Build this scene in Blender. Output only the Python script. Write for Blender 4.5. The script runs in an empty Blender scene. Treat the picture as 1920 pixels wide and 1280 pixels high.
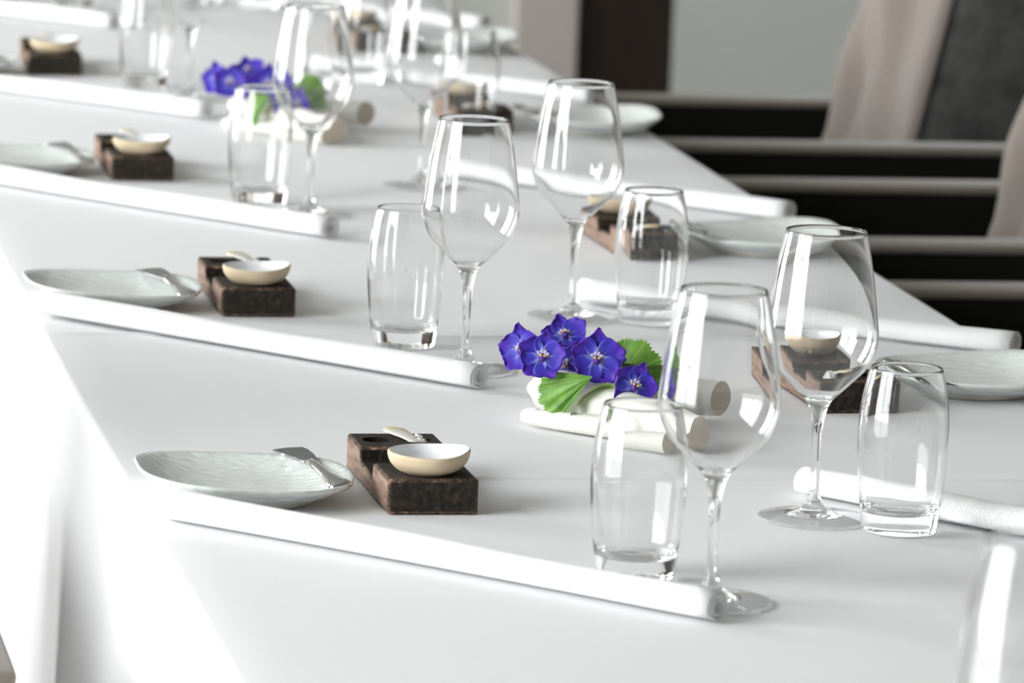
import bpy, bmesh, math, random
from mathutils import Vector, Matrix, noise
random.seed(7)
S = bpy.context.scene
COL = S.collection
PI = math.pi
T = 0.75                                  # table top height

# ------------------------------------------------------------------ camera
CX, CY, CZ, YAW, PITCH, ROLL, FPX = -0.45777, -3.79502, 0.78801 + T, 0.183138, 0.159488, 0.038348, 10000.0
cd = bpy.data.cameras.new('camera'); cam = bpy.data.objects.new('camera', cd); COL.objects.link(cam)
_fw = Vector((math.sin(YAW)*math.cos(PITCH), math.cos(YAW)*math.cos(PITCH), -math.sin(PITCH)))
_r = Vector((math.cos(YAW), -math.sin(YAW), 0)); _u = _r.cross(_fw)
_c, _s = math.cos(ROLL), math.sin(ROLL)
_rc = _r*_c + _u*_s; _uc = _u*_c - _r*_s
M = Matrix.Identity(4)
for i in range(3):
    M[i][0], M[i][1], M[i][2] = _rc[i], _uc[i], -_fw[i]
M[0][3], M[1][3], M[2][3] = CX, CY, CZ
cam.matrix_world = M
cd.sensor_width = 36; cd.lens = 36*FPX/1920; cd.clip_start = .05; cd.clip_end = 200
cd.dof.use_dof = True; cd.dof.focus_distance = 4.36; cd.dof.aperture_fstop = 11.0
S.camera = cam

# ------------------------------------------------------------------ sky, daylight portals, exposure
W = bpy.data.worlds.new('overcast_sky'); S.world = W; W.use_nodes = True
bg = W.node_tree.nodes['Background']; bg.inputs[0].default_value = (.97, .985, 1, 1); bg.inputs[1].default_value = 9.0
WALL_X = -2.3
WINS = [(-1.95, .60), (2.15, 4.15), (6.0, 7.6)]      # y ranges of the windows in the left wall
WZ0, WZ1 = .40, 2.85
for a, b in WINS:
    l = bpy.data.lights.new('daylight_portal', 'AREA'); l.shape = 'RECTANGLE'; l.size = WZ1-WZ0; l.size_y = b-a
    l.cycles.is_portal = True
    o = bpy.data.objects.new('daylight_portal', l); COL.objects.link(o)
    o.location = (WALL_X-.2, (a+b)/2, (WZ0+WZ1)/2); o.rotation_euler = (0, -PI/2, 0)
S.view_settings.view_transform = 'Standard'; S.view_settings.look = 'None'
S.view_settings.exposure = 0.60; S.view_settings.gamma = 1.0; S.view_settings.use_curve_mapping = False
cy = S.cycles
cy.max_bounces = 26; cy.diffuse_bounces = 5; cy.glossy_bounces = 8; cy.transmission_bounces = 24; cy.transparent_max_bounces = 12
cy.caustics_refractive = True; cy.caustics_reflective = True; cy.blur_glossy = .3; cy.sample_clamp_indirect = 12.0
cy.use_denoising = True

# ------------------------------------------------------------------ helpers
def link(o, parent=None):
    COL.objects.link(o)
    if parent: o.parent = parent
    return o
def mesh(name, bm, mat, parent=None, loc=(0,0,0), smooth=True):
    me = bpy.data.meshes.new(name); bm.to_mesh(me); bm.free()
    if smooth:
        for p in me.polygons: p.use_smooth = True
    for m in (mat if isinstance(mat, (list, tuple)) else [mat]): me.materials.append(m)
    o = bpy.data.objects.new(name, me); o.location = loc
    return link(o, parent)
def thing(name, loc=(0,0,0), rz=0):
    o = bpy.data.objects.new(name, None); o.location = loc; o.rotation_euler = (0,0,rz); o.empty_display_size = .05
    return link(o)
def tag(o, label, cat, group=None):
    o['label'] = label; o['category'] = cat
    if group: o['group'] = group
    return o
def copy_tree(o, parent=None):
    c = o.copy(); COL.objects.link(c); c.parent = parent
    for ch in list(o.children): copy_tree(ch, c)
    return c
def bake(o):
    """apply the modifiers of o to its mesh"""
    dg = bpy.context.evaluated_depsgraph_get(); dg.update()
    me = bpy.data.meshes.new_from_object(o.evaluated_get(dg), depsgraph=dg)
    old = o.data; o.modifiers.clear(); o.data = me; bpy.data.meshes.remove(old)
    for p in me.polygons: p.use_smooth = True
    return o
def box(bm, x0, x1, y0, y1, z0, z1, bevel=0, seg=2):
    r = bmesh.ops.create_cube(bm, size=1)
    vs = r['verts']
    for v in vs:
        v.co = Vector(((x0+x1)/2+v.co.x*(x1-x0), (y0+y1)/2+v.co.y*(y1-y0), (z0+z1)/2+v.co.z*(z1-z0)))
    if bevel:
        es = list({e for v in vs for e in v.link_edges})
        bmesh.ops.bevel(bm, geom=es, offset=bevel, segments=seg, profile=.5, affect='EDGES')
def lathe(prof, seg=64, bm=None, close=False):
    bm = bm or bmesh.new(); rings = []
    for r, z in prof:
        if r < 1e-6: rings.append([bm.verts.new((0,0,z))])
        else: rings.append([bm.verts.new((r*math.cos(2*PI*i/seg), r*math.sin(2*PI*i/seg), z)) for i in range(seg)])
    for a, b in zip(rings, rings[1:]):
        for i in range(seg):
            j = (i+1) % seg
            if len(a) == 1 and len(b) == 1: continue
            if len(a) == 1: bm.faces.new((a[0], b[j], b[i]))
            elif len(b) == 1: bm.faces.new((a[i], a[j], b[0]))
            else: bm.faces.new((a[i], a[j], b[j], b[i]))
    return bm
def smooth_prof(pts, n=6):
    """Catmull-Rom through profile points"""
    out = []
    for i in range(len(pts)-1):
        p0 = pts[max(i-1,0)]; p1 = pts[i]; p2 = pts[i+1]; p3 = pts[min(i+2,len(pts)-1)]
        for k in range(n):
            t = k/n
            out.append(tuple(.5*((2*p1[d])+(-p0[d]+p2[d])*t+(2*p0[d]-5*p1[d]+4*p2[d]-p3[d])*t*t+(-p0[d]+3*p1[d]-3*p2[d]+p3[d])*t**3) for d in (0,1)))
    out.append(pts[-1]); return [(max(r,0),z) for r,z in out]
def tube(bm, pts, rads, seg=12, cap=True):
    pts = [Vector(p) for p in pts]; rings = []
    up = Vector((0,0,1))
    for i, p in enumerate(pts):
        d = (pts[min(i+1,len(pts)-1)]-pts[max(i-1,0)]).normalized()
        a = d.cross(up) if abs(d.z) < .95 else d.cross(Vector((1,0,0)))
        a.normalize(); b = d.cross(a)
        rings.append([bm.verts.new(p+(a*math.cos(2*PI*k/seg)+b*math.sin(2*PI*k/seg))*rads[i]) for k in range(seg)])
    for A, B in zip(rings, rings[1:]):
        for k in range(seg):
            bm.faces.new((A[k], A[(k+1)%seg], B[(k+1)%seg], B[k]))
    if cap:
        bm.faces.new(rings[0][::-1]); bm.faces.new(rings[-1])
    return bm

# ------------------------------------------------------------------ materials
def mat(name, col, rough=.5, metal=0, **kw):
    m = bpy.data.materials.new(name); m.use_nodes = True
    b = m.node_tree.nodes['Principled BSDF']
    b.inputs['Base Color'].default_value = (*col, 1); b.inputs['Roughness'].default_value = rough; b.inputs['Metallic'].default_value = metal
    for k, v in kw.items(): b.inputs[k.replace('_', ' ')].default_value = v
    return m
def nd(m, t, **kw):
    n = m.node_tree.nodes.new(t)
    for k, v in kw.items(): setattr(n, k, v)
    return n
def bump(m, src, strength, dist):
    b = nd(m, 'ShaderNodeBump'); b.inputs['Strength'].default_value = strength; b.inputs['Distance'].default_value = dist
    m.node_tree.links.new(src, b.inputs['Height']); m.node_tree.links.new(b.outputs[0], m.node_tree.nodes['Principled BSDF'].inputs['Normal'])
def coords(m, scale=(1,1,1), rot=(0,0,0), out='Object'):
    tc = nd(m, 'ShaderNodeTexCoord'); mp = nd(m, 'ShaderNodeMapping'); mp.inputs['Scale'].default_value = scale; mp.inputs['Rotation'].default_value = rot
    m.node_tree.links.new(tc.outputs[out], mp.inputs[0]); return mp.outputs[0]
def ramp(m, src, stops, target='Base Color'):
    r = nd(m, 'ShaderNodeValToRGB')
    while len(r.color_ramp.elements) < len(stops): r.color_ramp.elements.new(.5)
    for e, (p, c) in zip(r.color_ramp.elements, stops): e.position = p; e.color = (*c, 1)
    m.node_tree.links.new(src, r.inputs[0])
    if target: m.node_tree.links.new(r.outputs[0], m.node_tree.nodes['Principled BSDF'].inputs[target])
    return r
def noise_tex(m, vec, scale, detail=4, rough=.55):
    n = nd(m, 'ShaderNodeTexNoise'); n.inputs['Scale'].default_value = scale; n.inputs['Detail'].default_value = detail; n.inputs['Roughness'].default_value = rough
    m.node_tree.links.new(vec, n.inputs['Vector']); return n.outputs[0]

# linen cloth with a fine weave
m_cloth = mat('white_damask', (.80,.80,.81), .85, Sheen_Weight=.12)
v = coords(m_cloth, (1,1,1)); w1 = nd(m_cloth, 'ShaderNodeTexWave', bands_direction='X'); w1.inputs['Scale'].default_value = 260; m_cloth.node_tree.links.new(v, w1.inputs[0])
w2 = nd(m_cloth, 'ShaderNodeTexWave', bands_direction='Y'); w2.inputs['Scale'].default_value = 260; m_cloth.node_tree.links.new(v, w2.inputs[0])
mx = nd(m_cloth, 'ShaderNodeMath', operation='MULTIPLY'); m_cloth.node_tree.links.new(w1.outputs[1], mx.inputs[0]); m_cloth.node_tree.links.new(w2.outputs[1], mx.inputs[1])
bump(m_cloth, mx.outputs[0], .12, .0006)
# ribbed napkin
m_napkin = mat('white_ribbed_linen', (.88,.88,.88), .8, Sheen_Weight=.15)
v = coords(m_napkin); w1 = nd(m_napkin, 'ShaderNodeTexWave', bands_direction='X'); w1.inputs['Scale'].default_value = 150; m_napkin.node_tree.links.new(v, w1.inputs[0])
bump(m_napkin, w1.outputs[1], .30, .0007)
m_glass = mat('clear_crystal', (1,1,1), 0, Transmission_Weight=1.0, IOR=1.48)
m_steel = mat('polished_steel', (.62,.61,.58), .10, 1)
m_blade = mat('polished_steel_blade', (.50,.52,.54), .06, 1)
m_plate = mat('pale_celadon_porcelain', (.80,.83,.81), .22)
n = noise_tex(m_plate, coords(m_plate, (1,1.9,1), (0,0,.6)), 85, 2, .5); bump(m_plate, n, .9, .0026)
m_plate_foot = mat('cream_unglazed_porcelain', (.80,.79,.72), .45)
# charred wood
m_wood = mat('dark_charred_wood', (.07,.05,.04), .75, Specular_IOR_Level=.25)
n = noise_tex(m_wood, coords(m_wood, (60,9,60)), 3.2, 6, .65)
r1 = ramp(m_wood, n, [(.30,(.009,.008,.006)), (.52,(.028,.0225,.018)), (.74,(.070,.052,.040))], None)
tcw = nd(m_wood, 'ShaderNodeTexCoord'); sx_ = nd(m_wood, 'ShaderNodeSeparateXYZ'); m_wood.node_tree.links.new(tcw.outputs['Normal'], sx_.inputs[0])
ab = nd(m_wood, 'ShaderNodeMath', operation='ABSOLUTE'); m_wood.node_tree.links.new(sx_.outputs[0], ab.inputs[0])
rs = ramp(m_wood, ab.outputs[0], [(.55,(0,0,0)), (.85,(1,1,1))], None); rl2 = ramp(m_wood, n, [(.30,(.10,.065,.05)), (.50,(.27,.18,.135)), (.72,(.40,.275,.21))], None)
mside = nd(m_wood, 'ShaderNodeMix', data_type='RGBA'); m_wood.node_tree.links.new(rs.outputs[0], mside.inputs[0]); m_wood.node_tree.links.new(r1.outputs[0], mside.inputs[6]); m_wood.node_tree.links.new(rl2.outputs[0], mside.inputs[7])
m_wood.node_tree.links.new(mside.outputs[2], m_wood.node_tree.nodes['Principled BSDF'].inputs['Base Color']); bump(m_wood, n, .5, .0012)
m_edge = mat('worn_wood_edge', (.2,.12,.08), .75, Specular_IOR_Level=.25); n = noise_tex(m_edge, coords(m_edge), 170, 4, .7); ramp(m_edge, n, [(.40,(.030,.022,.017)), (.56,(.12,.075,.05)), (.70,(.42,.25,.16))])
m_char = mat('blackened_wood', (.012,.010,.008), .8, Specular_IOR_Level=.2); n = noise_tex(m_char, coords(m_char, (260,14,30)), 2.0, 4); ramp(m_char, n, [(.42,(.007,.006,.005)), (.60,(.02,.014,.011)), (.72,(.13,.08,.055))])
m_stone = mat('sand_stoneware', (.62,.50,.34), .65); n = noise_tex(m_stone, coords(m_stone), 320, 3); bump(m_stone, n, .15, .0004)
m_glaze = mat('white_glaze', (.84,.85,.86), .25)
m_pearl = mat('mother_of_pearl', (.84,.80,.70), .25); _tc = nd(m_pearl, 'ShaderNodeTexCoord'); _sx = nd(m_pearl, 'ShaderNodeSeparateXYZ'); m_pearl.node_tree.links.new(_tc.outputs['Object'], _sx.inputs[0]); ramp(m_pearl, _sx.outputs[1], [(.072,(.84,.82,.76)), (.085,(.82,.66,.34))])
m_salt = mat('salt_flakes', (.86,.85,.82), .4)
m_hand = mat('matt_white_bisque', (.83,.82,.76), .55); n = noise_tex(m_hand, coords(m_hand), 90, 4); bump(m_hand, n, .08, .001)
m_hand_in = mat('tan_unglazed_clay', (.60,.52,.42), .8)
# flowers
m_sepal = mat('violet_blue_sepal', (.07,.03,.55), .55, Sheen_Weight=.1)
at = nd(m_sepal, 'ShaderNodeAttribute', attribute_name='along')
nz = noise_tex(m_sepal, coords(m_sepal), 150, 3)
wv = nd(m_sepal, 'ShaderNodeAttribute', attribute_name='across')
sn = nd(m_sepal, 'ShaderNodeMath', operation='SINE'); ml = nd(m_sepal, 'ShaderNodeMath', operation='MULTIPLY'); ml.inputs[1].default_value = 34
m_sepal.node_tree.links.new(wv.outputs['Fac'], ml.inputs[0]); m_sepal.node_tree.links.new(ml.outputs[0], sn.inputs[0])
ma = nd(m_sepal, 'ShaderNodeMath', operation='MULTIPLY_ADD'); ma.inputs[1].default_value = .07
m_sepal.node_tree.links.new(sn.outputs[0], ma.inputs[0]); m_sepal.node_tree.links.new(at.outputs['Fac'], ma.inputs[2])
ramp(m_sepal, ma.outputs[0], [(.02,(.36,.38,.75)), (.16,(.06,.06,.55)), (.45,(.040,.022,.45)), (.95,(.085,.012,.44))])
m_sepal_dark = mat('dark_purple_spur', (.06,.02,.22), .5)
m_eye = mat('white_violet_bee', (.55,.5,.75), .5); m_eyedark = mat('dark_violet_centre', (.10,.03,.28), .5); m_anther = mat('yellow_anther', (.85,.55,.10), .6)
m_stem = mat('green_stem', (.10,.19,.04), .5)
m_leaf = mat('fresh_green_leaf', (.10,.30,.02), .45)
n = noise_tex(m_leaf, coords(m_leaf), 60, 4)
lv = nd(m_leaf, 'ShaderNodeAttribute', attribute_name='vein')
mxl = nd(m_leaf, 'ShaderNodeMix', data_type='RGBA'); rl = ramp(m_leaf, n, [(.3,(.06,.19,.015)), (.7,(.19,.40,.035))], None)
m_leaf.node_tree.links.new(lv.outputs['Fac'], mxl.inputs[0]); m_leaf.node_tree.links.new(rl.outputs[0], mxl.inputs[6]); mxl.inputs[7].default_value = (.36,.52,.16,1)
g2 = nd(m_leaf, 'ShaderNodeNewGeometry'); mb = nd(m_leaf, 'ShaderNodeMix', data_type='RGBA')
m_leaf.node_tree.links.new(g2.outputs['Backfacing'], mb.inputs[0]); m_leaf.node_tree.links.new(mxl.outputs[2], mb.inputs[6]); mb.inputs[7].default_value = (.32,.44,.13,1)
m_leaf.node_tree.links.new(mb.outputs[2], m_leaf.node_tree.nodes['Principled BSDF'].inputs['Base Color'])
# room
m_wall = mat('grey_plaster', (.64,.655,.625), .9); n = noise_tex(m_wall, coords(m_wall), 30, 4); bump(m_wall, n, .05, .01)
m_pil = mat('taupe_plaster', (.56,.51,.475), .9)
m_darkwood = mat('dark_brown_timber', (.020,.010,.006), .5); n = noise_tex(m_darkwood, coords(m_darkwood, (30,30,2)), 4, 5); ramp(m_darkwood, n, [(.3,(.010,.006,.004)), (.7,(.038,.018,.010))])
m_ceil = mat('white_ceiling', (.72,.72,.72), .9)
m_floor = mat('dark_oak_floor', (.10,.075,.055), .5); n = noise_tex(m_floor, coords(m_floor, (2,20,2)), 3, 5); ramp(m_floor, n, [(.3,(.07,.05,.035)), (.7,(.14,.10,.07))])
m_frame = mat('white_window_frame', (.6,.6,.6), .5)
m_ground = mat('paved_terrace', (.30,.30,.29), .9)
m_pane = bpy.data.materials.new('thin_window_glass'); m_pane.use_nodes = True
nt = m_pane.node_tree; nt.nodes.clear()
_o = nt.nodes.new('ShaderNodeOutputMaterial'); _m = nt.nodes.new('ShaderNodeMixShader'); _t = nt.nodes.new('ShaderNodeBsdfTransparent'); _g = nt.nodes.new('ShaderNodeBsdfGlossy'); _g.inputs['Roughness'].default_value = 0
_t.inputs[0].default_value = (.97,.98,.97,1); _m.inputs[0].default_value = .07
nt.links.new(_t.outputs[0], _m.inputs[1]); nt.links.new(_g.outputs[0], _m.inputs[2]); nt.links.new(_m.outputs[0], _o.inputs[0])
m_velvet = mat('taupe_velvet', (.25,.21,.185), .75, Sheen_Weight=.6, Sheen_Roughness=.4); n = noise_tex(m_velvet, coords(m_velvet), 22, 5); bump(m_velvet, n, .2, .01)
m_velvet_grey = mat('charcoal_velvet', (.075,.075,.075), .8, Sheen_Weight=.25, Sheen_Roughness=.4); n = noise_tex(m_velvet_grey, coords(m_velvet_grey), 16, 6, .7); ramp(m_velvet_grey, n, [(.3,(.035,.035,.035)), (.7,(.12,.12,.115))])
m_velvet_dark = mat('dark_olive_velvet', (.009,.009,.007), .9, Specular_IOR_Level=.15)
m_armpad = mat('taupe_pad_velvet', (.25,.22,.19), .8, Sheen_Weight=.3, Sheen_Roughness=.4)  # even taupe for the arm tops, paler than the dark arm sides
m_velvet_arm = mat('brown_taupe_velvet', (.21,.18,.155), .8, Sheen_Weight=.2, Sheen_Roughness=.4); n = noise_tex(m_velvet_arm, coords(m_velvet_arm), 90, 4); bump(m_velvet_arm, n, .3, .004)
m_tablewood = mat('plain_table_wood', (.30,.20,.12), .6)

# ------------------------------------------------------------------ room
def struct(name, bm, m, **kw):
    o = mesh(name, bm, m, smooth=False, **kw); o['kind'] = 'structure'; return o
RX0, RX1, RY0, RY1, RZ = WALL_X, 4.2, -6.5, 8.0, 3.2
bm = bmesh.new(); box(bm, RX0-.3, RX1+.2, RY0-.2, RY1+.8, -.1, 0); struct('floor', bm, m_floor)
bm = bmesh.new(); box(bm, RX0-.3, RX1+.2, RY0-.2, RY1+.8, RZ, RZ+.1); struct('ceiling', bm, m_ceil)
bm = bmesh.new()
ys = [RY0-.2]+[v for w in WINS for v in w]+[RY1+.6]
for a, b in zip(ys[::2], ys[1::2]): box(bm, RX0-.3, RX0, a, b, 0, RZ)
for a, b in WINS: box(bm, RX0-.3, RX0, a, b, 0, WZ0); box(bm, RX0-.3, RX0, a, b, WZ1, RZ)
struct('wall_left', bm, m_wall)
for i, (a, b) in enumerate(WINS):
    bm = bmesh.new(); x0, x1 = RX0-.2, RX0-.14
    box(bm, x0, x1, a, a+.06, WZ0, WZ1); box(bm, x0, x1, b-.06, b, WZ0, WZ1); box(bm, x0, x1, a+.06, b-.06, WZ0, WZ0+.06); box(bm, x0, x1, a+.06, b-.06, WZ1-.06, WZ1)
    box(bm, x0, x1, (a+b)/2-.03, (a+b)/2+.03, WZ0+.06, WZ1-.06)
    f = struct('window_%d' % (i+1), bm, m_frame)
    for s0, s1 in ((a+.06, (a+b)/2-.03), ((a+b)/2+.03, b-.06)):
        bm = bmesh.new(); vs = [bm.verts.new(p) for p in ((RX0-.17,s0,WZ0+.06),(RX0-.17,s1,WZ0+.06),(RX0-.17,s1,WZ1-.06),(RX0-.17,s0,WZ1-.06))]; bm.faces.new(vs)
        mesh('pane', bm, m_pane, f, smooth=False)
bm = bmesh.new(); box(bm, RX1, RX1+.2, RY0, RY1, 0, RZ); struct('wall_right', bm, m_wall)
bm = bmesh.new(); box(bm, RX0, RX1+.2, RY0-.2, RY0, 0, RZ); struct('wall_front', bm, m_wall)
DX0, DX1 = 1.845, 2.075                                        # dark timber panel beside the pilaster
bm = bmesh.new(); box(bm, RX0, DX0, RY1, RY1+.2, 0, RZ); box(bm, DX1, RX1, RY1, RY1+.2, 0, RZ); box(bm, DX0, DX1, RY1+.12, RY1+.2, 0, RZ)
struct('wall_back', bm, m_wall)
bm = bmesh.new(); box(bm, DX0, DX1, RY1+.02, RY1+.119, 0, RZ); struct('trim_1', bm, m_darkwood)
bm = bmesh.new(); box(bm, DX0-.145, DX0-.004, RY1-.05, RY1-.001, 0, RZ, .004); struct('trim_2', bm, m_pil)
bm = bmesh.new(); box(bm, RX0-40, RX0-.31, -40, 45, -.5, -.4); struct('ground', bm, m_ground)

# ------------------------------------------------------------------ table and cloths
tb = tag(thing('dining_table', (.45, 2.0, 0)), 'long banquet table hidden under the overlapping white cloths', 'table')
bm = bmesh.new(); box(bm, -.446, .446, -3.3, 3.6, T-.035, T-.0035); mesh('tabletop', bm, m_tablewood, tb, smooth=False)
for yy in (-3.1, 0, 3.4):
    for xx in (-.37, .37):
        bm = bmesh.new(); box(bm, xx-.025, xx+.025, yy-.025, yy+.025, 0, T-.035); mesh('leg', bm, m_tablewood, tb, smooth=False)
def fold(y, seed):
    return math.sin(y*9.5+seed)+.6*math.sin(y*19+1.7*seed)+.35*math.sin(y*31+.6*seed)
def cloth(name, y0, y1, lift, drop, ny, seed, off, crease=()):
    """one cloth: right drop, top, left drop swept along y"""
    R = .007; sec = []                                              # (side, u, z) : u outwards distance
    nd_ = 16
    for i in range(nd_): sec.append(('R', .9+off, -drop+(drop-R)*i/nd_, 1-i/nd_))
    for i in range(6):
        a = PI/2*i/5; sec.append(('R', .9+off-R+R*math.cos(a), -R+R*math.sin(a), 0))
    for i in range(1, 30): sec.append(('T', .9+off-R-(.9+2*off-2*R)*i/30, 0, 0))
    for i in range(6):
        a = PI/2*i/5; sec.append(('L', -off+R-R*math.sin(a), -R+R*math.cos(a), 0))
    for i in range(1, nd_+1): sec.append(('L', -off, -R-(drop-R)*i/nd_, i/nd_))
    bm = bmesh.new(); rows = []
    for j in range(ny+1):
        y = y0+(y1-y0)*j/ny; row = []
        endf = max(0, 1-(y1-y)/.05) if y1 < 2 else 0
        for side, x, z, d in sec:
            amp = .010*min(1, d*1.1)**1.2; f = fold(y, seed)*amp
            xx = x+(f+d*.012 if side == 'R' else -f-d*.012 if side == 'L' else 0)
            if d > 0 and y1 < 2: xx += (-.002 if side == 'L' else .002)*max(0, 1-(y1-y)/.10)*d
            zz = z+T+lift
            if side == 'T':
                for yc in crease: zz += .0015*math.exp(-((y-yc)/.0020)**2)
                if y1 < 2 and y1-y < .007: zz += .0013
                zz += .0004*noise.noise(Vector((x*5, y*3, seed)))
            row.append(bm.verts.new((xx, y, zz)))
        rows.append(row)
    for a, b in zip(rows, rows[1:]):
        for k in range(len(sec)-1): bm.faces.new((a[k], b[k], b[k+1], a[k+1]))
    o = mesh(name, bm, m_cloth)
    md = o.modifiers.new('thick', 'SOLIDIFY'); md.thickness = .0014; md.offset = -1
    return o
c1 = cloth('tablecloth', -1.35, 1.0375, .0017, .50, 900, 1.3, .0035, (.3315,))
tag(c1, 'white tablecloth nearest the camera, its hem lying across the table behind the violet flowers', 'tablecloth', 'white tablecloths on the long table')
c2 = cloth('tablecloth', .98, 5.6, 0, .50, 420, 1.3, .001, (2.6, 4.2))
tag(c2, 'white tablecloth on the far stretch of table, tucked under the nearer cloth', 'tablecloth', 'white tablecloths on the long table')
Z0 = T+.0024                                                       # resting height on the near cloth

def placez(y): return Z0 if y < 1.05 else T+.0008

# ------------------------------------------------------------------ glasses (open surfaces that join into one solid of glass)
def glass_thing(name, parts):
    t = thing(name)
    for n_, prof in parts: mesh(n_, lathe(prof, 72), m_glass, t)
    return t
outer = smooth_prof([(.0036,.0444),(.0042,.0718),(.0058,.082),(.0095,.0925),(.0160,.0995),(.0255,.1090),(.0360,.1205),(.0424,.1345),(.0440,.1460),(.0428,.1580),(.0406,.1760),(.0368,.2010),(.0314,.2262)], 6)
kb = [i for i, (r, z) in enumerate(outer) if z >= .082][0]
w = .00085
inner = []
for r, z in outer:
    if z > .099: inner.append((r-w, z))
bowl_o = outer[kb:]
bowl = bowl_o+[(outer[-1][0]-.0002, .22685), (outer[-1][0]-w*.6, .2269)]+inner[::-1]+smooth_prof([(inner[0][0]*.82,.0972),(inner[0][0]*.5,.0958),(0,.0950)], 3)
stem = smooth_prof([(.0066,.0125),(.0042,.020),(.0037,.030),(.0036,.0444)], 5)[:-1]+outer[:kb+1]
foot = [(.0428,.0001),(.0434,.0005),(.0437,.0013),(.0433,.0022)]+smooth_prof([(.0433,.0022),(.032,.0034),(.018,.0058),(.0105,.0090),(.0066,.0125)], 5)[1:]   # the rim rests on the cloth
foot_under = [(0,.0022),(.008,.0020),(.016,.0013),(.022,.0004)]
P_goblet = glass_thing('wine_glass', (('bowl', bowl), ('stem', stem), ('foot', foot)))
_ft = [c for c in P_goblet.children if c.name.startswith('foot')][0]
_b = bmesh.new(); _b.from_mesh(_ft.data); lathe(foot_under[::1], 72, _b)
for f in _b.faces: f.smooth = True
_b.to_mesh(_ft.data); _b.free()
to = smooth_prof([(.0290,.0030),(.0305,.014),(.0328,.034),(.0347,.056),(.0353,.072),(.0343,.092),(.0315,.112),(.0280,.1272)], 5)
tw = .0011
ti = [(r-tw, z) for r, z in to if z > .024]
k2 = [i for i, (r, z) in enumerate(to) if z >= .014][0]
wall_ = to[k2:]+[(.0277,.1279),(.0273,.1279)]+ti[::-1]
ti0 = ti[0]
base_ = [(0,.0012),(.020,.0010),(.0262,0),(.0278,.0004),(.0287,.0016)]+to[:k2+1]
tinn = smooth_prof([ti0,(ti0[0]-.0012,.0205),(ti0[0]-.0045,.0168),(ti0[0]-.011,.0150),(.008,.0155),(0,.0157)], 4)
P_tumbler = glass_thing('tumbler', (('side_wall', wall_+tinn[1:]), ('thick_base', base_)))

# ------------------------------------------------------------------ plate
def plate_bm():
    bm = bmesh.new(); N = 96; rings = []
    def outl(a):
        p = 2.7; c, s = abs(math.cos(a)), abs(math.sin(a))
        r = (c**p+s**p)**(-1/p)
        return r*(.0845+.003*math.cos(a-2.6)+.0022*math.cos(3*a+.6))
    def rimz(a): return .0200+.0060*(.5-.5*math.cos(a-.2))**2+.0015*math.cos(2*a-.5)
    prof = [(0,.0075),(.25,.0076),(.5,.0082),(.68,.0100),(.82,.0140),(.93,.0182),(.985,None),(1.0,'e'),(.99,'u'),(.93,'u2'),(.80,.0075),(.66,.0045),(.0,.0045)]
    for fr, z in prof:
        if fr == 0: rings.append([bm.verts.new((0,0,z))]); continue
        ring = []
        for i in range(N):
            a = 2*PI*i/N; r = outl(a)*fr; rz = rimz(a)
            f = max(0, (fr-.5)/.5)
            if z is None: zz = rz
            elif z == 'e': zz = rz-.0012
            elif z == 'u': zz = rz-.0034
            elif z == 'u2': zz = .0142+(rz-.0205)*.8
            else: zz = z+(rz-.0205)*f**1.5*(.9 if fr < 1 else 0) if rings and z > .0076 else z
            ring.append(bm.verts.new((r*math.cos(a), r*math.sin(a), zz)))
        rings.append(ring)
    for a, b in zip(rings, rings[1:]):
        for i in range(N):
            j = (i+1) % N
            if len(a) == 1: bm.faces.new((a[0], b[i], b[j]))
            elif len(b) == 1: bm.faces.new((a[i], b[0], a[j]))
            else: bm.faces.new((a[i], b[i], b[j], a[j]))
    bmesh.ops.recalc_face_normals(bm, faces=bm.faces); return bm
P_plate = thing('plate')
mesh('dish', plate_bm(), m_plate, P_plate)
fb = lathe([(.050,.0055),(.051,.0006),(.0525,0),(.0545,0),(.0555,.0008),(.0580,.0065)], 64); bmesh.ops.recalc_face_normals(fb, faces=fb.faces)
mesh('foot_ring', fb, m_plate_foot, P_plate)

# ------------------------------------------------------------------ butter knife  (local: handle end at -y, blade tip at +y)
P_knife = thing('butter_knife')
bm = bmesh.new()
hp = [(-.072,.0070,.0034),(-.069,.0098,.0042),(-.062,.0100,.0042),(-.050,.0080,.0038),(-.030,.0052,.0030),(-.005,.0044,.0028),(.012,.0042,.0028),(.020,.0050,.0026)]
rings = []
for y, hw, hh in hp:
    rings.append([bm.verts.new((hw*math.cos(2*PI*k/14), y, .0036+hh*math.sin(2*PI*k/14))) for k in range(14)])
for a, b in zip(rings, rings[1:]):
    for k in range(14): bm.faces.new((a[k], a[(k+1)%14], b[(k+1)%14], b[k]))
bm.faces.new(rings[0]); bm.faces.new(rings[-1][::-1]); bmesh.ops.recalc_face_normals(bm, faces=bm.faces)
mesh('handle', bm, m_steel, P_knife)
bm = bmesh.new()
outl = [(.0050,.018),(.0072,.024),(.0085,.036),(.0085,.056),(.0070,.066),(-.0040,.0715),(-.0165,.0722),(-.0150,.064),(-.0110,.050),(-.0075,.036),(-.0050,.024),(-.0046,.018)]
def bz(x, y): return .0040+.006*max(0, (y-.02)/.05)*0
lo = [bm.verts.new((x, y, .0030)) for x, y in outl]; hi = [bm.verts.new((x, y, .0046)) for x, y in outl]
bm.faces.new(lo[::-1]); bm.faces.new(hi)
for i in range(len(outl)):
    j = (i+1) % len(outl); bm.faces.new((lo[i], lo[j], hi[j], hi[i]))
bmesh.ops.bevel(bm, geom=list(bm.edges), offset=.0005, segments=1, affect='EDGES')
mesh('blade', bm, m_blade, P_knife, smooth=False)

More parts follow.
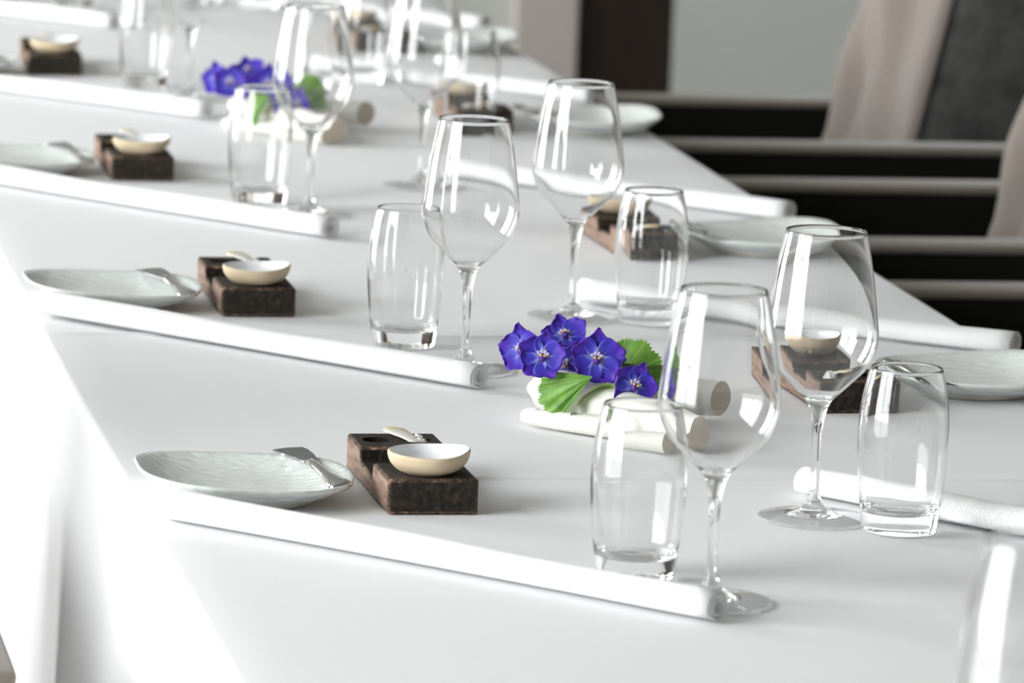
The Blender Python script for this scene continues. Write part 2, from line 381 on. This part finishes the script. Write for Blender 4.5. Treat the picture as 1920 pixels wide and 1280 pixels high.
# ------------------------------------------------------------------ charred wood holder (local: bowl end at -y, two salt hollows at +y)
HX, HY, HH = .0355, .096, .0275
prof = [(-HY,0),(-HY,HH),(-.026,HH),(-.0235,.0150),(-.010,.0165),(.0,.0175),(.032,.0180),(.0345,HH+.0012),(HY,HH+.0012),(HY,0)]
bm = bmesh.new()
L_ = [bm.verts.new((-HX, y, z)) for y, z in prof]; R_ = [bm.verts.new((HX, y, z)) for y, z in prof]
bm.faces.new(L_); bm.faces.new(R_[::-1])
for i in range(len(prof)):
    j = (i+1) % len(prof); bm.faces.new((L_[j], L_[i], R_[i], R_[j]))
bmesh.ops.recalc_face_normals(bm, faces=bm.faces)
for f in bmesh.ops.bevel(bm, geom=list(bm.edges), offset=.0024, segments=3, profile=.5, affect='EDGES')['faces']: f.material_index = 1
P_block = thing('wooden_condiment_holder')
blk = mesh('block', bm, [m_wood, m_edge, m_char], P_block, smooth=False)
cut = bmesh.new()
for sx in (-.0165, .0165):
    bmesh.ops.create_cone(cut, cap_ends=True, segments=40, radius1=.0100, radius2=.0132, depth=.024, matrix=Matrix.Translation((sx, .066, .0285)))
cuto = mesh('cutter', cut, m_wood)
md = blk.modifiers.new('b', 'BOOLEAN'); md.object = cuto; md.operation = 'DIFFERENCE'; md.solver = 'EXACT'
bpy.context.view_layer.update(); bake(blk)
bpy.data.objects.remove(cuto)
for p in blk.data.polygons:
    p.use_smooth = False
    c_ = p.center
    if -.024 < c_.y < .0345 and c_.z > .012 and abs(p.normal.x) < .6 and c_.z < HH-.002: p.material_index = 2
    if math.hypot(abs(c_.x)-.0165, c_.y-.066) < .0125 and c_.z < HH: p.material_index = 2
def salt_bm(seed):
    rnd = random.Random(seed); bm = bmesh.new()
    for k in range(70):
        a = rnd.random()*2*PI; q = math.sqrt(rnd.random()); r = .0092*q
        h = .0245+.0075*(1-q*q)+rnd.random()*.001
        s = .0010+.0014*rnd.random()
        bmesh.ops.create_cube(bm, size=1, matrix=Matrix.Translation((r*math.cos(a), r*math.sin(a), h)) @ Matrix.Rotation(rnd.random()*3, 4, (rnd.random(), rnd.random(), rnd.random()+.1)) @ Matrix.Diagonal((s, s*.8, s*.45, 1)))
    lathe([(0,.0175),(.0098,.0175),(.0106,.0225),(.0085,.0268),(.004,.0300),(0,.0308)], 20, bm)
    return bm
P_salt = mesh('salt_heap', salt_bm(3), m_salt, smooth=False); P_salt['kind'] = 'stuff'

# ------------------------------------------------------------------ small bowl
def sq(bm, k=.05):
    for v in bm.verts:
        a = math.atan2(v.co.y, v.co.x); f = 1+k*math.cos(4*a+.7)*.5+.012*math.cos(a-2)
        v.co.x *= f; v.co.y *= f; v.co.z += .0012*math.cos(2*a+.8)*max(0, v.co.z/.02)
    return bm
P_bowl = thing('condiment_bowl')
bo = smooth_prof([(0,0),(.015,0),(.0195,.0008),(.0255,.0038),(.0302,.0090),(.0320,.0142),(.0320,.0168),(.0308,.0175)], 4)
bi = smooth_prof([(.0308,.0175),(.0299,.0162),(.0284,.0112),(.0240,.0064),(.0170,.0038),(.008,.0030),(0,.0028)], 4)
mesh('outer_shell', sq(lathe(bo, 64)), m_stone, P_bowl); mesh('inner_glaze', sq(lathe(bi, 64)), m_glaze, P_bowl)
for ch in P_bowl.children:
    b_ = bmesh.new(); b_.from_mesh(ch.data); bmesh.ops.recalc_face_normals(b_, faces=b_.faces); b_.to_mesh(ch.data); b_.free()

# ------------------------------------------------------------------ little spoon
bm = bmesh.new(); rings = []
sp = [((.0165,.0575,.0265),.0050),((.0145,.0595,.0280),.0054),((.0115,.0630,.0298),.0062),((.0080,.0680,.0315),.0074),((.0040,.0740,.0329),.0096),((.0005,.0800,.0338),.0106),((-.0020,.0845,.0342),.0086),((-.0035,.0875,.0343),.0026)]
for i, (p, hw) in enumerate(sp):
    p = Vector(p); d = (Vector(sp[min(i+1,7)][0])-Vector(sp[max(i-1,0)][0])).normalized(); a = d.cross(Vector((0,0,1))).normalized(); b = d.cross(a)
    rings.append([bm.verts.new(p+a*hw*math.cos(2*PI*k/12)+b*.0016*math.sin(2*PI*k/12)) for k in range(12)])
for a, b in zip(rings, rings[1:]):
    for k in range(12): bm.faces.new((a[k], a[(k+1)%12], b[(k+1)%12], b[k]))
bm.faces.new(rings[0][::-1]); bm.faces.new(rings[-1]); bmesh.ops.recalc_face_normals(bm, faces=bm.faces)
P_spoon = mesh('tiny_spoon', bm, m_pearl)

# ------------------------------------------------------------------ rolled napkin between two points
def napkin(x0, y0, x1, y1, seed, r=.0135):
    rnd = random.Random(seed); L = math.hypot(x1-x0, y1-y0); ang = math.atan2(y1-y0, x1-x0)
    bm = bmesh.new(); n = 90; turns = 2.3; th = .0016; t_end = -PI/2-.95
    out, inn = [], []
    for i in range(n+1):
        f = i/n; a = t_end-(1-f)*turns*2*PI; rr = .0058+(r-.0058)*f**.85
        out.append((rr*math.cos(a), rr*math.sin(a))); inn.append(((rr-th)*math.cos(a), (rr-th)*math.sin(a)))
    zmin = min(z for y, z in out)
    ns = 30; secs = []
    for s in range(ns+1):
        t = s/ns; k = 1+.05*math.sin(5*t+seed)+.025*math.sin(13*t+2*seed); e = .02*math.sin(3*t+seed)
        bend = .004*math.sin(PI*t)*math.sin(seed*1.7)
        ro = [bm.verts.new((t*L, (y*k)*1.06+bend, (z-zmin)*k*.93)) for y, z in out]
        ri = [bm.verts.new((t*L, (y*k)*1.06+bend, (z-zmin)*k*.93)) for y, z in inn]
        secs.append((ro, ri))
    for (ao, ai), (bo_, bi_) in zip(secs, secs[1:]):
        for i in range(n):
            bm.faces.new((ao[i], ao[i+1], bo_[i+1], bo_[i])); bm.faces.new((ai[i+1], ai[i], bi_[i], bi_[i+1]))
        bm.faces.new((ao[n], ai[n], bi_[n], bo_[n])); bm.faces.new((ai[0], ao[0], bo_[0], bi_[0]))
    for (o_, i_) in (secs[0], secs[-1]):
        for i in range(n): bm.faces.new((o_[i], i_[i], i_[i+1], o_[i+1]))
    bmesh.ops.recalc_face_normals(bm, faces=bm.faces)
    o = mesh('rolled_napkin', bm, m_napkin, None, (x0, y0, max(placez(y0), placez(y1))+.0003)); o.rotation_euler = (0,0,ang); return o

# ------------------------------------------------------------------ put the place settings out
used = {}
def put(proto, x, y, z, rz=0, tilt=None, single=False):
    o = proto if proto not in used else copy_tree(proto)
    used[proto] = 1
    o.location = (x, y, z); o.rotation_euler = (tilt[0], tilt[1], rz) if tilt else (0, 0, rz)
    return o
ORD = ['nearest', 'second', 'third', 'fourth', 'fifth']
# wine glasses: (x, y, label)
for x, y, lab in [
    (.353, -1.032, 'wine glass cut off by the lower right corner of the photo, blurred and close'),
    (.371, -.140, 'wine glass behind the open end of the nearest left napkin, before the flowers'),
    (.519, .166, 'tall sharp wine glass beside the nearest right tumbler, dark holder showing through its bowl'),
    (.360, .848, 'wine glass behind the end of the second left napkin, left of the violet flowers'),
    (.518, 1.163, 'wine glass whose foot shows just behind the violet flowers'),
    (.360, 1.850, 'blurred wine glass rising in front of the far violet flowers'),
    (.522, 2.098, 'blurred wine glass standing alone behind the second left wine glass'),
    (.353, 2.900, 'blurred wine glass at top left beside the fourth left tumbler'),
    (.535, 3.170, 'blurred wine glass at top seen behind the bowl of the third left wine glass'),
    (.360, 3.880, 'farthest left wine glass at the top edge, only its foot and stem in view'),
    (.520, 4.160, 'farthest right wine glass at the top edge, only its foot in view')]:
    tag(put(P_goblet, x, y, placez(y), random.random()*6), lab, 'wine glass', 'clear wine glasses on the table')
for x, y, lab in [
    (.334, -.049, 'tumbler standing in front of the white ceramic hands at the nearest left place'),
    (.576, .120, 'tumbler at the nearest right place, with a knife seen through its rim'),
    (.325, .980, 'tumbler touching the second left napkin from behind, left of a wine glass'),
    (.588, 1.138, 'tumbler behind the green leaf, dark wooden holder showing through it'),
    (.316, 1.934, 'blurred tumbler in front of the far violet flowers'),
    (.661, 2.586, 'blurred tumbler in front of the third right wooden holder'),
    (.312, 3.030, 'blurred tumbler at top left behind the fourth left napkin'),
    (.608, 3.120, 'blurred tumbler at top in front of the fourth right wooden holder'),
    (.312, 4.020, 'farthest left tumbler, cut by the top edge of the photo'),
    (.596, 4.080, 'farthest right tumbler, only its base in view at the top edge')]:
    tag(put(P_tumbler, x, y, placez(y), random.random()*6), lab, 'tumbler', 'clear tumblers on the table')
LP = [(.084,.247,0), (.082,1.218,.03), (.076,2.178,-.04), (.075,3.16,.02)]
for i, (x, y, rz) in enumerate(LP):
    o = put(P_plate, x, y, placez(y), rz)
    tag(o, ['pale hammered plate nearest on the left, below it the nearest napkin', 'pale hammered plate at the second left place beside its wooden holder',
            'blurred pale plate at the third left place, cut by the left edge', 'blurred pale plate at the fourth left place at the left edge'][i], 'plate', 'pale hammered plates')
RP = [(.805,.762,PI), (.808,1.630,PI+.05), (.822,2.640,PI), (.808,3.555,PI)]
for i, (x, y, rz) in enumerate(RP):
    o = put(P_plate, x, y, placez(y), rz)
    tag(o, ['pale hammered plate at the right edge of the photo behind the nearest right tumbler', 'pale hammered plate on the right behind the tall sharp wine glass',
            'blurred pale plate jutting past the right table edge, third on the right', 'blurred pale plate highest on the right, jutting over the table corner'][i], 'plate', 'pale hammered plates')
KN = [(.144,.270,.13,'butter knife lying on the nearest left plate'), (.139,1.232,.13,'butter knife lying on the second left plate'), (.138,2.196,.13,'blurred butter knife lying on the third left plate'),
      (.125,3.21,.13,'blurred butter knife on the fourth left plate at the left edge'),
      (.745,.732,PI+.06,'butter knife on the rim of the nearest right plate, seen past a tumbler'), (.742,1.628,PI+.02,'butter knife on the second right plate beside a tumbler'),
      (.752,2.66,PI+.05,'blurred butter knife on the third right plate'), (.742,3.55,PI,'blurred butter knife on the farthest right plate')]
for x, y, rz, lab in KN:
    o = put(P_knife, x, y, placez(y)+.0162, rz, (.03, -.13))
    tag(o, lab, 'knife', 'butter knives on the plates')
HO = [(.2195,.275,.02,'nearest on the left, beside the sharpest plate'), (.213,1.245,.0,'second on the left'), (.208,2.205,.0,'third on the left'), (.208,3.235,-.03,'fourth on the left, blurred'),
      (.205,4.215,0,'fifth on the left, at the top edge'),
      (.668,.735,PI+.04,'nearest on the right, behind a wine glass'), (.676,1.640,PI+.03,'second on the right, behind a tumbler'), (.684,2.695,PI-.02,'third on the right, blurred'), (.688,3.585,PI,'fourth on the right, near the top edge')]
for x, y, rz, lab in HO:
    z = placez(y); Rm = Matrix.Rotation(rz, 3, 'Z')
    o = put(P_block, x, y, z, rz); tag(o, 'dark charred wooden block holder, '+lab, 'holder', 'charred wooden condiment holders')
    q = Rm @ Vector((.0020,-.0655,0)); o = put(P_bowl, x+q.x, y+q.y, z+HH-.0001, rz+.4, (0, -.03)); tag(o, 'small sand coloured bowl on the wooden holder '+lab, 'bowl', 'small stoneware bowls')
    o = put(P_spoon, x, y, z, rz); tag(o, 'tiny pale spoon standing in the wooden holder '+lab, 'spoon', 'tiny pearl spoons')
    q = Rm @ Vector((.0165,.066,0)); o = put(P_salt, x+q.x, y+q.y, z, rz); tag(o, 'white salt flakes heaped in the wooden holder '+lab, 'salt', 'salt in the wooden holders')
NP = [(.012,.162,.362,-.205,1,'rolled white napkin lying diagonally at the nearest left place'), (.008,1.146,.356,.748,2,'rolled white napkin lying diagonally at the second left place'),
      (.015,2.100,.358,1.675,3,'rolled white napkin lying diagonally at the third left place, blurred'), (.015,3.06,.352,2.690,4,'rolled white napkin at the fourth left place, blurred near the top left'),
      (.015,4.09,.346,3.735,5,'rolled white napkin in the top left corner, farthest on the left'),
      (.536,.271,.850,-.120,6,'rolled white napkin behind the nearest right tumbler, running off the right edge'), (.545,1.252,.900,.955,7,'rolled white napkin behind the green leaf, reaching the right edge'),
      (.560,2.190,.892,1.850,8,'rolled white napkin ending at the right table edge behind the second right plate'), (.565,3.255,.885,2.915,9,'blurred rolled white napkin behind the third right plate'),
      (.575,4.185,.890,3.790,10,'blurred rolled white napkin highest on the right')]
for x0, y0, x1, y1, sd, lab in NP:
    tag(napkin(x0, y0, x1, y1, sd), lab, 'napkin', 'rolled white napkins')

# ------------------------------------------------------------------ white ceramic hands
def capsules(bm, chain):
    for (p, r), (q, s) in zip(chain, chain[1:]):
        p, q = Vector(p), Vector(q); n = max(2, int((q-p).length/(.30*min(r, s)))+1)
        for i in range(n+1):
            t = i/n; bmesh.ops.create_icosphere(bm, subdivisions=2, radius=r+(s-r)*t, matrix=Matrix.Translation(p.lerp(q, t)))
def remeshed(name, chains, parent, flat=None, cutplane=None):
    bm = bmesh.new()
    for c in chains: capsules(bm, c)
    for v in bm.verts: v.co.z = max(v.co.z, .0006)
    o = mesh(name, bm, m_hand, parent)
    md = o.modifiers.new('r', 'REMESH'); md.mode = 'VOXEL'; md.voxel_size = .0017
    sm = o.modifiers.new('s', 'SMOOTH'); sm.factor = .6; sm.iterations = 5
    bpy.context.view_layer.update(); bake(o)
    if cutplane:
        b = bmesh.new(); b.from_mesh(o.data)
        res = bmesh.ops.bisect_plane(b, geom=b.verts[:]+b.edges[:]+b.faces[:], plane_co=cutplane[0], plane_no=cutplane[1], clear_outer=True)
        es = [e for e in b.edges if e.is_boundary]
        bmesh.ops.holes_fill(b, edges=es); 
        b.to_mesh(o.data); b.free()
        for p in o.data.polygons: p.use_smooth = len(p.vertices) < 8
        o.data.materials.append(m_hand_in)
        for p in o.data.polygons:
            if len(p.vertices) >= 8: p.material_index = 1
    return o
def make_hands(x, y):
    t = thing('ceramic_hands', (x, y, placez(y)))
    o_ = Vector((.44, .57, 0))
    def c(*pts): return [((p[0]-o_.x, p[1]-o_.y, p[2]), p[3]) for p in pts]
    # hand in front: wrist at lower right, curled fingers at left, thumb and little finger along the table
    front = [c((.494,.430,.0165,.0150),(.474,.466,.0170,.0155),(.452,.505,.0185,.0180),(.428,.545,.0205,.0200),(.404,.582,.0225,.0210)),
             c((.404,.582,.0240,.0195),(.386,.608,.0240,.0180))]
    for k, (dx, dy) in enumerate(((0,0),(.012,.010),(.023,.020),(.033,.030))):
        front.append(c((.412+dx,.570+dy,.0360,.0100),(.382+dx,.597+dy,.0385,.0095),(.373+dx,.610+dy,.027,.0085),(.386+dx,.608+dy,.016,.008)))
    front.append(c((.440,.502,.013,.0120),(.411,.528,.0100,.0095),(.384,.556,.0088,.0086),(.361,.580,.0084,.0074)))
    front.append(c((.478,.440,.011,.0105),(.450,.458,.0094,.0090),(.430,.470,.0084,.0080),(.412,.481,.0076,.0068)))
    remeshed('hand', front, t, cutplane=((.479-o_.x,.457-o_.y,.02), Vector((.50,-.86,0))))
    back = [c((.570,.618,.0175,.0150),(.538,.620,.0180,.0155),(.497,.627,.0195,.0175),(.460,.634,.0210,.0195),(.425,.638,.0220,.0190)),
            c((.480,.630,.016,.011),(.440,.605,.018,.009),(.415,.602,.020,.008))]
    for k in range(4):
        yy = .620+.016*k; back.append(c((.440,yy,.030,.0100),(.404,yy,.034,.0095),(.390,yy,.024,.0085),(.402,yy,.014,.008)))
    remeshed('hand', back, t, cutplane=((.536-o_.x,.620-o_.y,.02), Vector((.70,-.71,0))))
    for (px, py, pz, ax) in ((.3645,.5765,.0148,(-.022,.021)), (.4165,.4775,.0132,(-.016,.011))):
        b = bmesh.new(); bmesh.ops.create_uvsphere(b, u_segments=14, v_segments=8, radius=1, matrix=Matrix.Translation((px-o_.x, py-o_.y, pz)) @ Matrix.Rotation(math.atan2(ax[1], ax[0]), 4, 'Z') @ Matrix.Rotation(.12, 4, 'Y') @ Matrix.Diagonal((.0068,.0046,.0016,1)))
        mesh('fingernail', b, m_glaze, t)
    return t
hands = make_hands(.445, .556)
tag(hands, 'pair of white ceramic hands holding the nearer violet flowers', 'sculpture', 'ceramic hand flower holders')

# ------------------------------------------------------------------ delphinium flowers
def sepal(L, Wd, cup, seed, pointed=.0):
    rnd = random.Random(seed); bm = bmesh.new(); la = bm.verts.layers.float.new('along'); lb = bm.verts.layers.float.new('across')
    nu, nv = 10, 8; grid = []
    for i in range(nu+1):
        t = i/nu
        wd = Wd*(math.sin(PI*(.07+.83*t**.9))**.75)*(1-pointed*t*t)
        row = []
        for j in range(nv+1):
            s = 2*j/nv-1
            x = s*wd*.5; y = t*L*(1-.26*s*s*(t**2))
            z = cup*L*(t*t*.55-.18*t)+.10*L*s*s*(1-t*.4)*1.0+.045*L*math.sin(7*s+9*t+seed)*t
            vtx = bm.verts.new((x, y, z)); vtx[la] = t; vtx[lb] = s; row.append(vtx)
        grid.append(row)
    for a, b in zip(grid, grid[1:]):
        for j in range(nv): bm.faces.new((a[j], a[j+1], b[j+1], b[j]))
    return bm
def basis(n, up=(0,0,1)):
    n = Vector(n).normalized(); u = Vector(up); x = u.cross(n)
    if x.length < 1e-3: x = Vector((1,0,0))
    x.normalize(); y = n.cross(x); m = Matrix.Identity(4)
    for i in range(3): m[i][0], m[i][1], m[i][2] = x[i], y[i], n[i]
    return m
def blossom(parent, pos, normal, R, roll, seed, cup=.5, skip=()):
    Mx = Matrix.Translation(pos) @ basis(normal) @ Matrix.Rotation(roll, 4, 'Z')
    bm = bmesh.new(); tube(bm, [(0,0,-.001),(0,.001,-.006),(0,.004,-.011),(0,.010,-.015)], [.0030,.0027,.0020,.0008], 8)
    rec = mesh('blossom', bm, m_sepal_dark, parent); rec.matrix_basis = Mx
    for k in range(5):
        if k in skip: continue
        a = 2*PI*k/5; L = R*(1.08 if k == 0 else .98+.05*math.sin(seed+k)); wd = R*(1.0 if k == 0 else 1.28)
        o = mesh('sepal', sepal(L, wd, cup*(.8+.4*random.Random(seed+k).random()), seed*5+k, .35 if k == 0 else 0), m_sepal, rec)
        o.matrix_basis = Matrix.Rotation(a, 4, 'Z') @ Matrix.Translation((0,.0012,.0004*k)) @ Matrix.Rotation(.10*math.sin(seed*3+k), 4, 'X')
        md = o.modifiers.new('t', 'SOLIDIFY'); md.thickness = .0005
    bm = bmesh.new()
    for k in range(4):                                              # the little white upper petals
        a = .6+k*.65+PI/2-1.6; bmesh.ops.create_uvsphere(bm, u_segments=10, v_segments=6, radius=1, matrix=Matrix.Rotation(a, 4, 'Z') @ Matrix.Translation((.0034,0,.0022)) @ Matrix.Rotation(-.5, 4, 'Y') @ Matrix.Diagonal((.0034,.0018,.0011,1)))
    mesh('white_petal_ring', bm, m_eye, rec)
    bm = bmesh.new(); bmesh.ops.create_uvsphere(bm, u_segments=12, v_segments=8, radius=1, matrix=Matrix.Translation((0,-.0012,.0030)) @ Matrix.Diagonal((.0030,.0038,.0030,1)))
    mesh('dark_centre', bm, m_eyedark, rec)
    bm = bmesh.new()
    for sx in (-.0016, .0016): bmesh.ops.create_uvsphere(bm, u_segments=8, v_segments=6, radius=.0012, matrix=Matrix.Translation((sx,.0004,.0056)))
    mesh('yellow_anthers', bm, m_anther, rec)
    return rec
def sprig(x, y):
    t = thing('delphinium_sprig', (x, y, placez(y)+.002))
    o_ = Vector((.44, .57, 0))
    def P(a, b, c_): return Vector((a, b, c_))-o_
    # positions read from the photograph; faces look toward the window side and down the table
    blossom(t, P(.3740,.560,.0600), (-.15,-.95,.30), .0205, -.15, 1, .55)
    blossom(t, P(.3640,.600,.0590), (-.65,-.70,.25), .0205, .25, 2, .60)
    blossom(t, P(.4050,.625,.0670), (-.10,-.55,.85), .0200, .30, 3, .80)
    blossom(t, P(.4200,.558,.0590), (-.12,-.97,.22), .0235, -.05, 4, .35)
    blossom(t, P(.4470,.530,.0405), (.15,-.94,.32), .0195, -.45, 5, .50)
    blossom(t, P(.4000,.585,.0490), (-.25,-.80,.10), .0170, .9, 6, .70)
    blossom(t, P(.4340,.590,.0540), (.10,-.50,.60), .0160, 1.9, 7, .80)
    bm = bmesh.new(); tube(bm, [P(.372,.590,.050), P(.400,.600,.051), P(.430,.595,.050), P(.470,.590,.046), P(.505,.600,.046)], [.0014,.0018,.0020,.0021,.0021], 8); mesh('stem', bm, m_stem, t)
    for a, b in ((P(.376,.572,.060), P(.400,.600,.051)), (P(.4215,.570,.061), P(.432,.596,.050)), (P(.4470,.541,.041), P(.455,.592,.047)), (P(.4065,.628,.062), P(.405,.602,.050))):
        bm = bmesh.new(); tube(bm, [a, (a+b)/2+Vector((0,.003,.001)), b], [.0009,.0010,.0011], 6); mesh('flower_stalk', bm, m_stem, t)
    return t
fl = sprig(.4395, .560)
tag(fl, 'sharp sprig of violet blue delphinium blossoms on the nearer ceramic hands', 'flowers', 'violet delphinium sprigs')

def leaf(name, pos, normal, up, R, seed, spread=PI*1.5, bendx=0., bendy=0.):
    """rounded toothed leaf; petiole base at the origin, the blade fans out towards +y"""
    bm = bmesh.new(); lv_ = bm.verts.layers.float.new('vein'); N = 150; K = 9
    c0 = bm.verts.new((0,0,0)); prev = None; rows = []
    for i in range(N+1):
        f = i/N; a = PI/2+(f-.5)*spread
        tooth = .045*abs(((f*26) % 1)-.5)*2; lobe = .05*abs(math.sin(f*PI*5))
        rr = R*(.82+lobe+tooth)*(1-.12*abs(f-.5)*2)
        va = abs(math.sin(f*PI*5+PI/2)); row = []
        for k in range(1, K+1):
            q = k/K; x, y = rr*q*math.cos(a), rr*q*math.sin(a)
            z = -bendx*x*x/R-bendy*y*y/R*(1 if y > 0 else .5)+.012*R*q*math.cos(f*PI*10)+.02*R*q*math.sin(23*f+seed)
            vt = bm.verts.new((x, y, z)); vt[lv_] = max(0, 1-va*9)*.8; row.append(vt)
        rows.append(row)
    for a, b in zip(rows, rows[1:]):
        bm.faces.new((c0, a[0], b[0]))
        for k in range(K-1): bm.faces.new((a[k], a[k+1], b[k+1], b[k]))
    o = mesh(name, bm, m_leaf)
    o.matrix_world = Matrix.Translation(pos) @ basis(normal, up)
    return o
def leaves(dx, dy, tagset):
    z = placez(.57+dy)
    for (pos, nrm, up, R, sp, bx, by), lab in zip((
        ((.4135,.532,.0485), (-.35,-.85,.40), (-.94,.03,-.30), .058, PI*.34, .5, .35),
        ((.4225,.552,.0270), (0,.58,.81), (.05,-.81,.58), .040, PI*.80, 1.1, .1),
        ((.452,.608,.0300), (-.60,-.75,.25), (.42,0,.90), .047, PI*.80, .5, .3)), tagset):
        o = leaf('leaf', (pos[0]+dx, pos[1]+dy, pos[2]+z), nrm, up, R, 2.3, sp, bx, by)
        tag(o, lab, 'leaf', 'green leaves in the ceramic hands')
leaves(0, 0, ('green toothed leaf hanging left over the nearer ceramic hands', 'pale green leaf arched with its underside up below the violet blossoms', 'green toothed leaf standing at right behind the nearer violet blossoms'))
# the second, blurred flower group two metres further along the table
h2 = copy_tree(hands); h2.location = (.442, 2.575, placez(2.5)); tag(h2, 'blurred pair of white ceramic hands behind the third left wine glass', 'sculpture', 'ceramic hand flower holders')
f2 = copy_tree(fl); f2.location = (.428, 2.575, placez(2.5)); tag(f2, 'blurred sprig of violet blue delphinium on the farther ceramic hands', 'flowers', 'violet delphinium sprigs')
leaves(.0, 2.005, ('blurred green leaf hanging left over the farther ceramic hands', 'blurred pale green leaf below the farther violet blossoms', 'blurred green leaf behind the farther violet blossoms'))

# ------------------------------------------------------------------ armchairs (local: sitter faces -x, front of seat at x = 0, near side at -y)
def rounded(bm_args, b, seg=4):
    bm = bmesh.new(); box(bm, *bm_args, b, seg); return bm
def back_front(w):
    """tufted, softly draped front of the backrest"""
    bm = bmesh.new(); nu, nv = 44, 40; g = []
    for j in range(nv+1):
        v_ = j/nv; row = []
        for i in range(nu+1):
            u = i/nu; yy = (u-.5)*w
            d = .015*math.sin(u*25+2.4*math.sin(v_*7.0)+.9)+.011*math.sin(u*13-v_*9+1.1)+.007*math.sin(v_*17+u*9)
            edge = min(1, 3.2*min(u, 1-u))
            row.append(bm.verts.new((-.005-.033*edge**.5-d*edge, yy, v_*.66)))
        g.append(row)
    for a, b in zip(g, g[1:]):
        for i in range(nu): bm.faces.new((a[i], a[i+1], b[i+1], b[i]))
    # close to the rear
    rear = [[bm.verts.new((.004, (i/nu-.5)*w, j/nv*.66)) for i in (0, nu)] for j in range(nv+1)]
    for j in range(nv):
        bm.faces.new((g[j][0], g[j+1][0], rear[j+1][0], rear[j][0])); bm.faces.new((g[j][nu], rear[j][1], rear[j+1][1], g[j+1][nu]))
    bm.faces.new([rear[nv][0]]+g[nv]+[rear[nv][1]]); bmesh.ops.recalc_face_normals(bm, faces=bm.faces); return bm
def make_chair():
    t = thing('armchair'); Wd = .60
    mesh('seat_cushion', rounded((.06,.56,-.235,.235,.33,.455), .03), m_velvet, t)
    sc = t.children[0]
    bm = bmesh.new()
    tube(bm, [(.090,-.228,.450),(.076,-.222,.451),(.066,-.205,.452),(.063,-.18,.453),(.063,.18,.453),(.066,.205,.452),(.076,.222,.451),(.090,.228,.450)], [.0035]*8, 8); mesh('piping', bm, m_velvet, sc)
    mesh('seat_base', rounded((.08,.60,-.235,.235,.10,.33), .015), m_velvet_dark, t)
    for s in (-1, 1):
        a, b = sorted((s*.237, s*.300))
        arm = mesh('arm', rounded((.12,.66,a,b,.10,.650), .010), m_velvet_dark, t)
        mesh('arm_pad', rounded((.115,.665,a-.002,b+.002,.647,.659), .005, 3), m_armpad, arm)
    lean = .215
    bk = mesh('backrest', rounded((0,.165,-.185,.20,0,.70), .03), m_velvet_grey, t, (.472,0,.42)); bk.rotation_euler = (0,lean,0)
    fr = mesh('backrest_front', back_front(.385), m_velvet, bk)
    fr.location = (0,.0075,.03)
    for x, y in ((.06,-.2),(.06,.2),(.56,-.2),(.56,.2)):
        bm = bmesh.new(); tube(bm, [(x,y,0),(x,y,.105)], [.014,.02], 10); mesh('leg', bm, m_darkwood, t)
    return t
P_chair = make_chair()
for x, y, rz, lab in [(.905, 3.560, 0, 'dark velvet armchair with a taupe draped back, farther of the two backs in view'),
                      (.900, 2.625, 0, 'dark velvet armchair whose taupe back is cut by the upper right edge'),
                      (.900, 1.735, 0, 'nearest right armchair, only a dark arm showing past the table edge'),
                      (.008, .445, PI, 'armchair at the lower left corner, only the end of its taupe arm pad showing')]:
    ch = tag(put(P_chair, x, y, 0, rz), lab, 'armchair', 'velvet armchairs at the table')
    if x < .5:                                                       # the left chair is taupe all over
        for part in ch.children_recursive:
            if part.name.startswith('arm'):
                part.data = part.data.copy(); part.data.materials[0] = m_velvet_arm
                for v_ in part.data.vertices:                        # and its arms are broader
                    v_.co.y = math.copysign(.225+(abs(v_.co.y)-.235)*2.6, v_.co.y)
